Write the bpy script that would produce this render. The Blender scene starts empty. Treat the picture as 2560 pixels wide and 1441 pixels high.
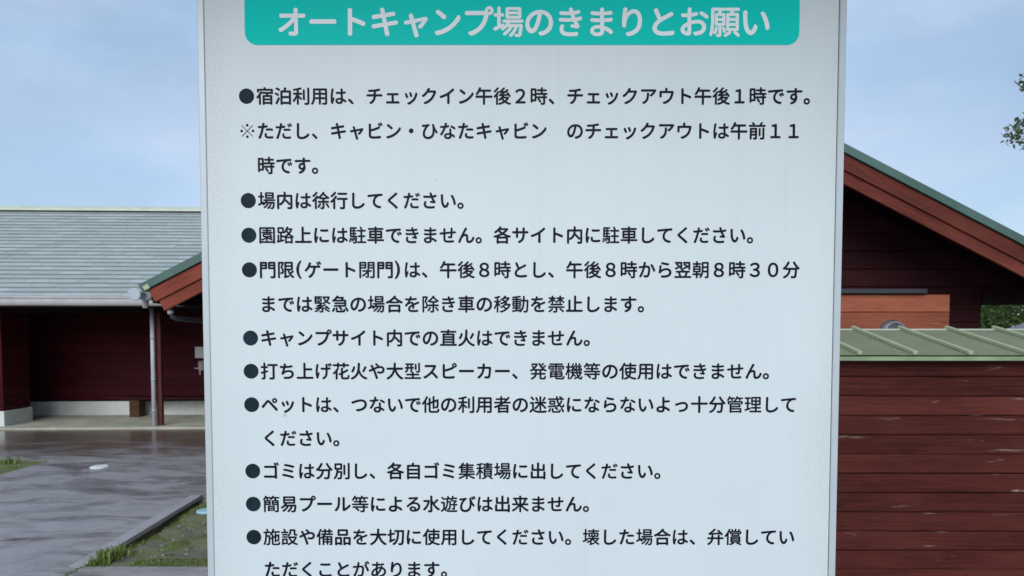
import bpy, bmesh, math, random
from mathutils import Vector, Matrix, noise
from mathutils.geometry import delaunay_2d_cdt

random.seed(7)
scene = bpy.context.scene
C = scene.collection
R = math.radians

# ------------------------------------------------------------------ camera
F = 1850.0                 # focal length in pixels of a 2560 px wide frame
EYE = 1.70
TANP = 0.0469              # camera pitched down slightly, lens shifted up
PITCH = math.atan(TANP)
HOR = 835.0
PPY = HOR + F * TANP
cd = bpy.data.cameras.new("camera")
cd.sensor_width = 36.0
cd.lens = 36.0 * F / 2560.0
cd.shift_y = (PPY - 720.5) / 2560.0
cd.dof.use_dof = True
cd.dof.focus_distance = 1.42
cd.dof.aperture_fstop = 12.0
cd.clip_start = 0.05
cd.clip_end = 2000
cam = bpy.data.objects.new("camera", cd)
C.objects.link(cam)
cam.location = (0, 0, EYE)
cam.rotation_euler = (math.pi / 2 - PITCH, 0, 0)
scene.camera = cam

# ------------------------------------------------------------------ sky, sun, exposure
SUN_EL, SUN_AZ = 30.0, 190.0      # sun behind and a little to one side of the viewer
w = bpy.data.worlds.new("World")
scene.world = w
w.use_nodes = True
nt = w.node_tree
nt.nodes.clear()
sky = nt.nodes.new("ShaderNodeTexSky")
sky.sky_type = 'NISHITA'
sky.sun_disc = False
sky.sun_elevation = R(SUN_EL)
sky.sun_rotation = R(SUN_AZ)
sky.air_density = 1.0
sky.dust_density = 0.6
sky.ozone_density = 1.0
tc = nt.nodes.new("ShaderNodeTexCoord")
mp = nt.nodes.new("ShaderNodeMapping")
mp.inputs["Scale"].default_value = (1.0, 1.0, 2.4)
n1 = nt.nodes.new("ShaderNodeTexNoise")
n1.inputs["Scale"].default_value = 2.3
n1.inputs["Detail"].default_value = 6.0
n1.inputs["Roughness"].default_value = 0.52
n1.inputs["Distortion"].default_value = 0.25
rp = nt.nodes.new("ShaderNodeValToRGB")
rp.color_ramp.elements[0].position = 0.28
rp.color_ramp.elements[0].color = (0.38, 0.38, 0.38, 1)
rp.color_ramp.elements[1].position = 0.74
rp.color_ramp.elements[1].color = (1.0, 1.0, 1.0, 1)
mx = nt.nodes.new("ShaderNodeMix")
mx.data_type = 'RGBA'
mx.inputs["B"].default_value = (4.55, 6.35, 8.7, 1)       # thin bright cloud, in the sky's own units
bg = nt.nodes.new("ShaderNodeBackground")
bg.inputs["Strength"].default_value = 0.076
ow = nt.nodes.new("ShaderNodeOutputWorld")
L = nt.links.new
L(tc.outputs["Generated"], mp.inputs["Vector"])
L(mp.outputs["Vector"], n1.inputs["Vector"])
L(n1.outputs["Fac"], rp.inputs["Fac"])
L(rp.outputs["Color"], mx.inputs["Factor"])
L(sky.outputs["Color"], mx.inputs["A"])
n2 = nt.nodes.new("ShaderNodeTexNoise")
n2.inputs["Scale"].default_value = 3.7
n2.inputs["Detail"].default_value = 5.0
n2.inputs["Distortion"].default_value = 0.4
r2 = nt.nodes.new("ShaderNodeValToRGB")
r2.color_ramp.elements[0].position = 0.36
r2.color_ramp.elements[0].color = (4.6, 6.4, 8.8, 1)
r2.color_ramp.elements[1].position = 0.70
r2.color_ramp.elements[1].color = (6.1, 7.3, 9.4, 1)
L(mp.outputs["Vector"], n2.inputs["Vector"])
L(n2.outputs["Fac"], r2.inputs["Fac"])
L(r2.outputs["Color"], mx.inputs["B"])
L(mx.outputs["Result"], bg.inputs["Color"])
L(bg.outputs["Background"], ow.inputs["Surface"])

sd = bpy.data.lights.new("sun", 'SUN')
sd.energy = 1.5
sd.angle = R(44)
sd.color = (0.965, 0.985, 1.0)
sun = bpy.data.objects.new("sun", sd)
C.objects.link(sun)
_d = Vector((math.sin(R(SUN_AZ)) * math.cos(R(SUN_EL)), math.cos(R(SUN_AZ)) * math.cos(R(SUN_EL)), math.sin(R(SUN_EL))))
sun.rotation_euler = _d.to_track_quat('Z', 'Y').to_euler()
sun.location = _d * 30

scene.view_settings.view_transform = 'Standard'
scene.view_settings.look = 'None'
scene.view_settings.exposure = 0.5
scene.view_settings.gamma = 1.0
scene.view_settings.use_curve_mapping = False
scene.cycles.max_bounces = 6


def at(px, py, Y):
    """world X, Z of a photograph pixel on the vertical plane at distance Y"""
    t = (PPY - py) / F
    cp, sp = math.cos(PITCH), math.sin(PITCH)
    dz = Y * (t * cp - sp) / (cp + t * sp)
    zc = Y * cp - dz * sp
    return (px - 1280.0) / F * zc, EYE + dz


# ------------------------------------------------------------------ material helpers
class NT:
    def __init__(self, name):
        self.m = bpy.data.materials.new(name)
        self.m.use_nodes = True
        self.t = self.m.node_tree
        self.b = self.t.nodes["Principled BSDF"]

    def n(self, typ, **kw):
        nd = self.t.nodes.new("ShaderNode" + typ)
        for k, v in kw.items():
            if k in nd.inputs:
                nd.inputs[k].default_value = v
            else:
                setattr(nd, k, v)
        return nd

    def l(self, a, b):
        self.t.links.new(a, b)

    def coords(self, scale=(1, 1, 1), rand=True, kind="Object"):
        tc = self.n("TexCoord")
        mp = self.n("Mapping")
        mp.inputs["Scale"].default_value = scale
        if rand:
            oi = self.n("ObjectInfo")
            ml = self.n("Math", operation='MULTIPLY')
            ml.inputs[1].default_value = 61.7
            self.l(oi.outputs["Random"], ml.inputs[0])
            ad = self.n("VectorMath", operation='ADD')
            self.l(tc.outputs[kind], ad.inputs[0])
            self.l(ml.outputs[0], ad.inputs[1])
            self.l(ad.outputs[0], mp.inputs["Vector"])
        else:
            self.l(tc.outputs[kind], mp.inputs["Vector"])
        return mp.outputs["Vector"]

    def noise(self, vec, scale, detail=4, rough=0.55, dist=0.0):
        nd = self.n("TexNoise", Scale=scale, Detail=detail, Roughness=rough, Distortion=dist)
        self.l(vec, nd.inputs["Vector"])
        return nd.outputs["Fac"]

    def ramp(self, fac, p0, p1, c0=(0, 0, 0), c1=(1, 1, 1)):
        r = self.n("ValToRGB")
        e = r.color_ramp.elements
        e[0].position, e[1].position = p0, p1
        e[0].color, e[1].color = (*c0, 1), (*c1, 1)
        self.l(fac, r.inputs["Fac"])
        return r.outputs["Color"]

    def mix(self, fac, a, b, blend='MIX'):
        m = self.n("Mix", data_type='RGBA', blend_type=blend)
        for v, nm in ((fac, "Factor"), (a, "A"), (b, "B")):
            if isinstance(v, (int, float)):
                m.inputs[nm].default_value = v
            elif isinstance(v, tuple):
                m.inputs[nm].default_value = (*v, 1)
            else:
                self.l(v, m.inputs[nm])
        return m.outputs["Result"]

    def math(self, op, a, b):
        m = self.n("Math", operation=op)
        for i, v in enumerate((a, b)):
            if isinstance(v, (int, float)):
                m.inputs[i].default_value = v
            else:
                self.l(v, m.inputs[i])
        return m.outputs[0]

    def bump(self, h, strength=0.3, dist=0.01):
        b = self.n("Bump", Strength=strength, Distance=dist)
        self.l(h, b.inputs["Height"])
        self.l(b.outputs["Normal"], self.b.inputs["Normal"])

    def col(self, c):
        if isinstance(c, tuple):
            self.b.inputs["Base Color"].default_value = (*c, 1)
        else:
            self.l(c, self.b.inputs["Base Color"])

    def rough(self, r):
        if isinstance(r, (int, float)):
            self.b.inputs["Roughness"].default_value = r
        else:
            self.l(r, self.b.inputs["Roughness"])


def wood(name, c, c2, peel, peel_c, axis='X', peel_amt=0.0, rough=0.6):
    """painted, weathered board; grain runs along the given local axis"""
    k = NT(name)
    s_g = {'X': (0.7, 16, 26), 'Y': (16, 0.7, 26), 'Z': (22, 22, 0.7)}[axis]
    s_p = {'X': (2.1, 8, 15), 'Y': (8, 2.1, 15), 'Z': (13, 13, 2.1)}[axis]
    vg = k.coords(s_g)
    g = k.noise(vg, 2.4, 7, 0.68, 1.9)
    vl = k.coords((0.8, 0.8, 2.5))
    big = k.noise(vl, 1.6, 4, 0.6)
    col = k.mix(k.ramp(g, 0.38, 0.62), c2, c)
    col = k.mix(k.ramp(big, 0.35, 0.72, (0, 0, 0), (0.55, 0.55, 0.55)), col, tuple(min(1, v * 1.55 + 0.006) for v in c))
    vp = k.coords(s_p)
    p = k.noise(vp, 1.25, 5, 0.62, 0.5)
    pm = k.ramp(k.math('ADD', p, k.math('MULTIPLY', big, 0.18)), peel - 0.01, peel + 0.075)
    pm = k.math('MULTIPLY', pm, k.ramp(g, 0.30, 0.52))
    col = k.mix(k.math('MULTIPLY', pm, peel_amt), col, peel_c)
    oi = k.n("ObjectInfo")
    hv = k.n("HueSaturation")
    k.l(k.math('ADD', k.math('MULTIPLY', oi.outputs["Random"], 0.42), 0.80), hv.inputs["Value"])
    k.l(col, hv.inputs["Color"])
    k.col(hv.outputs["Color"])
    k.rough(k.ramp(g, 0.2, 0.8, (rough + .12,) * 3, (rough - .12,) * 3))
    k.bump(k.math('SUBTRACT', g, k.math('MULTIPLY', pm, 0.5)), 0.45, 0.004)
    k.b.inputs['Specular IOR Level'].default_value = 0.09
    return k.m


def plain(name, c, rough=0.5, metal=0.0, var=0.12, scale=6.0, bump=0.0, rand=True, stretch=(1, 1, 1)):
    k = NT(name)
    v = k.coords(stretch, rand)
    n = k.noise(v, scale, 6, 0.6)
    k.col(k.mix(k.ramp(n, 0.3, 0.7), tuple(x * (1 - var) for x in c), tuple(min(1, x * (1 + var)) for x in c)))
    k.rough(k.ramp(n, 0.3, 0.7, (max(0, rough - .08),) * 3, (min(1, rough + .08),) * 3))
    k.b.inputs["Metallic"].default_value = metal
    if bump:
        k.bump(n, bump, 0.01)
    return k.m


M = {}
PEEL = (0.40, 0.35, 0.29)
M['red_board'] = wood('red_board', (0.090, 0.0200, 0.0145), (0.034, 0.0085, 0.0070), 0.74, (0.30, 0.25, 0.21), 'X', 0.85)
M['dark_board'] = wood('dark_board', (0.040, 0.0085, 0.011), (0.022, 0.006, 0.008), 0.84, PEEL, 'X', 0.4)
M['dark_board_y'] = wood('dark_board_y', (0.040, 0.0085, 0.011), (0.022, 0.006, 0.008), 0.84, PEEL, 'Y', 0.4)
M['maroon_board'] = wood('maroon_board', (0.052, 0.0045, 0.009), (0.037, 0.0035, 0.007), 0.86, PEEL, 'X', 0.3)
M['maroon_board_y'] = wood('maroon_board_y', (0.052, 0.0045, 0.009), (0.037, 0.0035, 0.007), 0.86, PEEL, 'Y', 0.3)
M['orange_board'] = wood('orange_board', (0.315, 0.095, 0.053), (0.215, 0.063, 0.035), 0.74, (0.60, 0.45, 0.35), 'X', 0.8)
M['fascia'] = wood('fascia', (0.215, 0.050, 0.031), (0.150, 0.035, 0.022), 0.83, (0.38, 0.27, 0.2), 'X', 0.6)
M['fascia_darker'] = wood('fascia_darker', (0.145, 0.034, 0.023), (0.066, 0.016, 0.012), 0.83, (0.38, 0.27, 0.2), 'X', 0.6)  # darker, more varied fascia tone for the right slope
M['red_post'] = wood('red_post', (0.105, 0.030, 0.026), (0.075, 0.021, 0.018), 0.85, PEEL, 'Z', 0.3)
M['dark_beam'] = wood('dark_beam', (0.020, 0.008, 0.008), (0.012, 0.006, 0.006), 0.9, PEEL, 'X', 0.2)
M['bench_wood'] = wood('bench_wood', (0.075, 0.036, 0.020), (0.045, 0.022, 0.013), 0.85, PEEL, 'X', 0.3)
M['green_edge'] = plain('green_edge', (0.072, 0.128, 0.108), 0.42, 0, 0.18, 3.0)
M['green_roof'] = plain('green_roof', (0.430, 0.445, 0.280), 0.55, 0, 0.10, 2.2, 0.05)
M['green_batten'] = plain('green_batten', (0.385, 0.425, 0.265), 0.55, 0, 0.08, 3.0)
M['green_fascia'] = plain('green_fascia', (0.25, 0.33, 0.18), 0.5, 0, 0.3, 4.0, 0, True, (1, 1, 1))
M['pale_trim'] = plain('pale_trim', (0.50, 0.53, 0.41), 0.45, 0, 0.1, 5.0)
M['pvc'] = plain('pvc', (0.58, 0.54, 0.55), 0.38, 0, 0.14, 3.0)
M['pvc_grey'] = plain('pvc_grey', (0.40, 0.45, 0.47), 0.4, 0, 0.12, 4.0)
M['pipe'] = plain('pipe', (0.52, 0.50, 0.56), 0.38, 0, 0.10, 4.0)
M['pipe_dark'] = plain('pipe_dark', (0.05, 0.056, 0.058), 0.6, 0, 0.2, 4.0)
M['flashing'] = plain('flashing', (0.033, 0.033, 0.039), 0.6, 0.0, 0.15, 3.0)
M['vent_metal'] = plain('vent_metal', (0.38, 0.39, 0.42), 0.35, 0.5, 0.1, 8.0)
M['vent_dark'] = plain('vent_dark', (0.03, 0.03, 0.04), 0.5, 0, 0.1, 8.0)
M['frame_metal'] = plain('frame_metal', (0.50, 0.545, 0.56), 0.36, 0.1, 0.04, 5.0)
M['shade_hood_metal'] = plain('shade_hood_metal', (0.30, 0.30, 0.30), 0.5, 0.2, 0.1, 3.0)
M['white_lid'] = plain('white_lid', (0.80, 0.80, 0.77), 0.35, 0, 0.06, 8.0)
M['cyan_lid'] = plain('cyan_lid', (0.34, 0.56, 0.58), 0.4, 0, 0.06, 8.0)
M['paper'] = plain('paper', (0.62, 0.64, 0.60), 0.6, 0, 0.08, 5.0)
M['fitting'] = plain('fitting', (0.40, 0.31, 0.31), 0.5, 0, 0.08, 6.0)
M['shed_roof'] = plain('shed_roof', (0.20, 0.205, 0.26), 0.45, 0.1, 0.1, 4.0)
M['shed_wall'] = plain('shed_wall', (0.02, 0.02, 0.025), 0.7, 0, 0.1, 4.0)
M['bark'] = plain('bark', (0.09, 0.065, 0.045), 0.85, 0, 0.35, 9.0, 0.5)


def concrete(name, c, moss=0.0):
    k = NT(name)
    v = k.coords((1, 1, 1))
    a = k.noise(v, 2.0, 7, 0.6)
    b = k.noise(v, 60, 3, 0.6)
    col = k.mix(k.ramp(a, 0.3, 0.7), tuple(x * 0.75 for x in c), tuple(x * 1.15 for x in c))
    col = k.mix(k.ramp(b, 0.35, 0.65, (0, 0, 0), (0.3, 0.3, 0.3)), col, tuple(x * 0.6 for x in c))
    if moss:
        mo = k.ramp(k.noise(v, 3.0, 5, 0.65), 0.55, 0.68)
        col = k.mix(k.math('MULTIPLY', mo, moss), col, (0.06, 0.085, 0.03))
    k.col(col)
    k.rough(0.8)
    k.bump(b, 0.25, 0.003)
    return k.m


M['concrete'] = concrete('concrete', (0.68, 0.70, 0.65), 0.12)
M['porch_floor'] = concrete('porch_floor', (0.52, 0.50, 0.39), 0.15)
M['kerb'] = concrete('kerb', (0.385, 0.365, 0.370), 0.12)


def wet_pavement(name, c):
    k = NT(name)
    v = k.coords((1, 1, 1), False)
    vs = k.coords((0.55, 1.25, 1), False)
    big = k.noise(vs, 1.15, 6, 0.62, 0.8)
    mid = k.noise(v, 4.0, 6, 0.6)
    fine = k.noise(v, 170, 3, 0.7)
    sx = k.n("SeparateXYZ")
    k.l(v, sx.inputs[0])
    pool_reflection = k.ramp(k.math('ADD', k.math('MULTIPLY', sx.outputs["Y"], 0.05), k.math('MULTIPLY', big, 0.30)), 0.625, 0.725)   # rain standing along the porch, with the porch's brown reflection painted in
    wet = k.math('MAXIMUM', k.ramp(big, 0.47, 0.63), pool_reflection)
    stain = k.ramp(k.noise(vs, 2.1, 6, 0.65, 1.1), 0.52, 0.68)
    col = k.mix(k.ramp(mid, 0.3, 0.7), tuple(x * 0.85 for x in c), tuple(x * 1.12 for x in c))
    col = k.mix(k.ramp(fine, 0.4, 0.62, (0, 0, 0), (0.45, 0.45, 0.45)), col, tuple(x * 0.5 for x in c))
    col = k.mix(k.math('MULTIPLY', wet, 0.5), col, tuple(x * 0.4 for x in c))
    col = k.mix(k.math('MULTIPLY', stain, 0.75), col, (0.070, 0.046, 0.031))
    col = k.mix(k.math('MULTIPLY', pool_reflection, 0.85), col, (0.110, 0.068, 0.042))
    k.col(col)
    k.rough(k.mix(pool_reflection, k.mix(wet, (0.34, 0.34, 0.34), (0.14, 0.14, 0.14)), (0.21, 0.21, 0.21)))
    h = k.math('MULTIPLY', fine, k.math('SUBTRACT', 1.0, k.math('MULTIPLY', wet, 0.85)))
    k.bump(h, 0.35, 0.004)
    return k.m


M['pavement'] = wet_pavement('pavement', (0.400, 0.372, 0.372))
M['path'] = wet_pavement('path', (0.40, 0.355, 0.345))


def soil(name):
    k = NT(name)
    v = k.coords((1, 1, 1), False)
    a = k.noise(v, 1.9, 7, 0.66, 0.4)
    b = k.noise(v, 9, 6, 0.65)
    f = k.noise(v, 90, 4, 0.7)
    col = k.mix(k.ramp(b, 0.3, 0.7), (0.085, 0.072, 0.054), (0.20, 0.178, 0.135))
    col = k.mix(k.ramp(f, 0.58, 0.72, (0, 0, 0), (0.5, 0.5, 0.5)), col, (0.28, 0.26, 0.21))
    moss = k.math('MULTIPLY', k.ramp(a, 0.38, 0.58), k.ramp(b, 0.28, 0.52))
    col = k.mix(k.math('MULTIPLY', moss, 0.85), col, k.mix(f, (0.105, 0.125, 0.036), (0.200, 0.215, 0.080)))
    k.col(col)
    k.rough(0.85)
    k.bump(k.math('ADD', f, b), 0.5, 0.012)
    return k.m


M['soil'] = soil('soil')


def leafmat(name, c, c2, trans=0.35):
    k = NT(name)
    v = k.coords((1, 1, 1), False)
    n = k.noise(v, 7.0, 3, 0.6)
    n2 = k.noise(v, 1.3, 3, 0.6)
    col = k.mix(k.ramp(n, 0.3, 0.7), c, c2)
    col = k.mix(k.ramp(n2, 0.35, 0.65, (0, 0, 0), (0.5, 0.5, 0.5)), col, tuple(x * 0.55 for x in c))
    k.col(col)
    k.rough(0.45)
    k.b.inputs["Subsurface Weight"].default_value = 0.0
    tr = k.n("BsdfTranslucent")
    k.l(col, tr.inputs["Color"])
    ms = k.n("MixShader")
    ms.inputs[0].default_value = trans
    out = k.t.nodes["Material Output"]
    k.l(k.b.outputs[0], ms.inputs[1])
    k.l(tr.outputs[0], ms.inputs[2])
    k.l(ms.outputs[0], out.inputs["Surface"])
    return k.m


M['leaf'] = leafmat('leaf', (0.095, 0.140, 0.070), (0.200, 0.240, 0.135))
M['leaf_dark'] = leafmat('leaf_dark', (0.085, 0.165, 0.036), (0.150, 0.240, 0.065))
M['leaf_bright'] = leafmat('leaf_bright', (0.150, 0.230, 0.055), (0.250, 0.320, 0.110))
M['grass'] = leafmat('grass', (0.140, 0.205, 0.030), (0.250, 0.310, 0.080), 0.3)


def slate():
    k = NT('slate')
    oi = k.n("ObjectInfo")
    at_ = k.n("Attribute", attribute_name="shade")
    v = k.coords((1, 1, 1), True)
    n = k.noise(v, 5.0, 5, 0.6)
    vg = k.coords((1, 1, 1), False, "Generated")
    col = k.ramp(oi.outputs["Random"], 0.0, 1.0, (0.350, 0.380, 0.365), (0.475, 0.495, 0.480))
    col = k.mix(k.ramp(n, 0.35, 0.7, (0, 0, 0), (0.45, 0.45, 0.45)), col, (0.350, 0.395, 0.360))
    lich = k.ramp(k.noise(v, 11.0, 4, 0.65), 0.64, 0.74)
    col = k.mix(k.math('MULTIPLY', lich, 0.4), col, (0.28, 0.33, 0.20))
    k.col(col)
    k.rough(0.58)
    k.bump(n, 0.15, 0.004)
    return k.m


M['slate'] = slate()


def panel_mat():
    k = NT('panel_white')
    v = k.coords((1, 1, 1), False)
    n = k.noise(v, 3.0, 5, 0.55)
    col = k.mix(k.ramp(n, 0.3, 0.7), (0.618, 0.680, 0.680), (0.655, 0.712, 0.710))
    # grime specks, thicker towards both side edges where water runs
    sp = k.noise(v, 210, 4, 0.75)
    pat = k.noise(k.coords((3, 3, 1.0), False), 3.2, 5, 0.6)
    sx = k.n("SeparateXYZ")
    tcn = k.n("TexCoord")
    k.l(tcn.outputs["Object"], sx.inputs[0])
    ax = k.n("Math", operation='ABSOLUTE')
    k.l(sx.outputs["X"], ax.inputs[0])
    edge = k.ramp(k.math('ADD', ax.outputs[0], k.math('MULTIPLY', k.math('SUBTRACT', pat, 0.5), 0.16)), 0.515, 0.60)
    sm = k.math('MULTIPLY', k.ramp(sp, 0.50, 0.66), edge)
    col = k.mix(k.math('MULTIPLY', sm, 0.38), col, (0.33, 0.32, 0.29))
    col = k.mix(k.math('MULTIPLY', edge, 0.13), col, (0.45, 0.44, 0.40))
    stk = k.noise(k.coords((46, 1, 0.9), False), 1.0, 5, 0.6)
    col = k.mix(k.math('MULTIPLY', k.ramp(stk, 0.54, 0.80), 0.10), col, (0.40, 0.40, 0.36))
    dots = k.ramp(k.noise(v, 46, 2, 0.5), 0.755, 0.785)
    col = k.mix(k.math('MULTIPLY', dots, 0.45), col, (0.2, 0.2, 0.2))
    k.col(col)
    k.rough(0.42)
    k.bump(k.noise(v, 320, 2, 0.6), 0.04, 0.001)
    return k.m


M['panel'] = panel_mat()
M['teal'] = plain('teal', (0.0, 0.60, 0.50), 0.55, 0, 0.03, 3.0)
M['title_ink'] = plain('title_ink', (0.83, 0.86, 0.85), 0.5, 0, 0.03, 8.0)
M['ink'] = plain('ink', (0.0065, 0.0065, 0.019), 0.5, 0, 0.35, 4.0)
M['bullet_ink'] = plain('bullet_ink', (0.009, 0.021, 0.029), 0.55, 0, 0.45, 18.0)


for _n in ('ink', 'bullet_ink', 'teal', 'title_ink'):
    M[_n].node_tree.nodes['Principled BSDF'].inputs['Specular IOR Level'].default_value = 0.12
for _n in ('green_roof', 'green_batten', 'green_edge', 'slate'):
    M[_n].node_tree.nodes['Principled BSDF'].inputs['Specular IOR Level'].default_value = 0.25


# ------------------------------------------------------------------ mesh helpers
def link(name, me, mat=None, parent=None, loc=(0, 0, 0), rot=(0, 0, 0)):
    o = bpy.data.objects.new(name, me)
    C.objects.link(o)
    if mat is not None and me is not None and not me.materials:
        me.materials.append(M[mat] if isinstance(mat, str) else mat)
    loc = Vector(loc)
    if parent is not None:
        o.parent = parent
        loc = loc - Vector(parent.get("_base", (0, 0, 0)))
    o.location = loc
    o.rotation_euler = rot
    return o


def tag(o, label=None, cat=None, group=None, kind=None):
    if label: o["label"] = label
    if cat: o["category"] = cat
    if group: o["group"] = group
    if kind: o["kind"] = kind
    return o


def thing(name, label, cat, base, rotz=0.0, group=None):
    o = bpy.data.objects.new(name, None)
    C.objects.link(o)
    o.location = base
    o.rotation_euler = (0, 0, rotz)
    o.empty_display_size = 0.2
    o["_base"] = tuple(base)
    return tag(o, label, cat, group)


def bm_mesh(bm, name="mesh", smooth=False):
    bmesh.ops.recalc_face_normals(bm, faces=bm.faces[:])
    me = bpy.data.meshes.new(name)
    bm.to_mesh(me)
    bm.free()
    if smooth:
        for p in me.polygons:
            p.use_smooth = True
    return me


def add_box(bm, x0, x1, y0, y1, z0, z1, bevel=0.0):
    vs = [bm.verts.new((x, y, z)) for x in (x0, x1) for y in (y0, y1) for z in (z0, z1)]
    fs = [(0, 1, 3, 2), (4, 6, 7, 5), (0, 4, 5, 1), (2, 3, 7, 6), (0, 2, 6, 4), (1, 5, 7, 3)]
    faces = [bm.faces.new([vs[i] for i in f]) for f in fs]
    if bevel:
        es = list({e for f in faces for e in f.edges})
        bmesh.ops.bevel(bm, geom=es, offset=bevel, segments=1, affect='EDGES')


def box(name, x0, x1, y0, y1, z0, z1, mat, parent=None, bevel=0.0):
    """box given in world coordinates, origin at its centre"""
    c = Vector(((x0 + x1) / 2, (y0 + y1) / 2, (z0 + z1) / 2))
    bm = bmesh.new()
    add_box(bm, x0 - c.x, x1 - c.x, y0 - c.y, y1 - c.y, z0 - c.z, z1 - c.z, bevel)
    return link(name, bm_mesh(bm, name), mat, parent, c)


def plank_mesh(Ln, h, t=0.022, b=0.007, segs=3, jit=0.0026, axis='X'):
    """one siding board: chamfered long edges, slightly uneven, front towards -Y (axis X) or -X (axis Y)"""
    prof = [(t, -h / 2), (t, h / 2), (b * 0.9, h / 2), (0, h / 2 - b), (0, -h / 2 + b), (b * 0.9, -h / 2)]
    bm = bmesh.new()
    rings = []
    for i in range(segs + 1):
        x = -Ln / 2 + Ln * i / segs
        j = random.uniform(-jit, jit)
        k = random.uniform(-jit, jit)
        ring = []
        for q, (y, z) in enumerate(prof):
            zz = z + (j if q in (1, 2, 3) else k)
            p = (x, y + random.uniform(-jit, jit) * 0.6, zz) if axis == 'X' else (y + random.uniform(-jit, jit) * 0.6, x, zz)
            ring.append(bm.verts.new(p))
        rings.append(ring)
    for a, c in zip(rings, rings[1:]):
        for q in range(6):
            bm.faces.new((a[q], a[(q + 1) % 6], c[(q + 1) % 6], c[q]))
    bm.faces.new(rings[0])
    bm.faces.new(list(reversed(rings[-1])))
    return bm_mesh(bm, "plank")


def plank_wall(parent, x0, x1, yf, z0, z1, pitch, mat, gap=0.0035, variants=4, t=0.022, b=0.007):
    """stack of horizontal boards, front face at y = yf"""
    ms = [plank_mesh(x1 - x0, pitch - gap, t, b) for _ in range(variants)]
    z = z1
    i = 0
    while z > z0 + 0.02:
        h = min(pitch, z - z0)
        me = ms[i % variants] if h > pitch - 1e-4 else plank_mesh(x1 - x0, h - gap, t)
        link('plank', me, mat, parent, ((x0 + x1) / 2, yf, z - h / 2))
        z -= pitch
        i += 1


def plank_wall_side(parent, xf, y0, y1, z0, z1, pitch, mat, sign=1, gap=0.0035, t=0.022):
    """boards running along Y, front face at x = xf; sign +1 faces +X, -1 faces -X"""
    ms = [plank_mesh(y1 - y0, pitch - gap, t, axis='Y') for _ in range(3)]
    z, i = z1, 0
    while z > z0 + 0.02:
        h = min(pitch, z - z0)
        me = ms[i % 3] if h > pitch - 1e-4 else plank_mesh(y1 - y0, h - gap, t, axis='Y')
        link('plank', me, mat, parent, (xf, (y0 + y1) / 2, z - h / 2), (0, 0, math.pi if sign > 0 else 0))
        z -= pitch
        i += 1


def tube_mesh(pts, r, n=14, cap=True):
    bm = bmesh.new()
    rings = []
    pts = [Vector(p) for p in pts]
    for i, p in enumerate(pts):
        d = (pts[min(i + 1, len(pts) - 1)] - pts[max(i - 1, 0)]).normalized()
        ref = Vector((0, 0, 1)) if abs(d.z) < 0.9 else Vector((1, 0, 0))
        u = d.cross(ref).normalized()
        v = d.cross(u).normalized()
        rr = r[i] if isinstance(r, (list, tuple)) else r
        rings.append([bm.verts.new(p + (u * math.cos(2 * math.pi * k / n) + v * math.sin(2 * math.pi * k / n)) * rr) for k in range(n)])
    for a, b in zip(rings, rings[1:]):
        for k in range(n):
            bm.faces.new((a[k], a[(k + 1) % n], b[(k + 1) % n], b[k]))
    if cap:
        bm.faces.new(rings[0])
        bm.faces.new(rings[-1])
    me = bm_mesh(bm, "tube")
    for p in me.polygons:
        p.use_smooth = len(p.vertices) == 4
    return me


def prism(name, poly, y0, y1, mat, parent, bevel=0.0):
    """polygon in the XZ plane extruded from y0 to y1, world coordinates"""
    cx = sum(p[0] for p in poly) / len(poly)
    cz = sum(p[1] for p in poly) / len(poly)
    bm = bmesh.new()
    a = [bm.verts.new((p[0] - cx, y0, p[1] - cz)) for p in poly]
    b = [bm.verts.new((p[0] - cx, y1, p[1] - cz)) for p in poly]
    bm.faces.new(a)
    bm.faces.new(list(reversed(b)))
    n = len(poly)
    for i in range(n):
        bm.faces.new((a[i], b[i], b[(i + 1) % n], a[(i + 1) % n]))
    if bevel:
        bmesh.ops.bevel(bm, geom=bm.edges[:], offset=bevel, segments=1, affect='EDGES')
    return link(name, bm_mesh(bm, name), mat, parent, (cx, 0, cz))


# ------------------------------------------------------------------ ground
bm = bmesh.new()
for q in ((-400, -400), (400, -400), (400, 400), (-400, 400)):
    bm.verts.new((q[0], q[1], -0.16))
bm.faces.new(bm.verts[:])
tag(link('ground', bm_mesh(bm), 'soil'), kind='structure')


def slab_poly(name, poly, top, bottom, mat, parent=None):
    bm = bmesh.new()
    a = [bm.verts.new((x, y, top)) for x, y in poly]
    b = [bm.verts.new((x, y, bottom)) for x, y in poly]
    bm.faces.new(a)
    bm.faces.new(list(reversed(b)))
    n = len(poly)
    for i in range(n):
        bm.faces.new((a[i], b[i], b[(i + 1) % n], a[(i + 1) % n]))
    return link(name, bm_mesh(bm), mat, parent)


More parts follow.
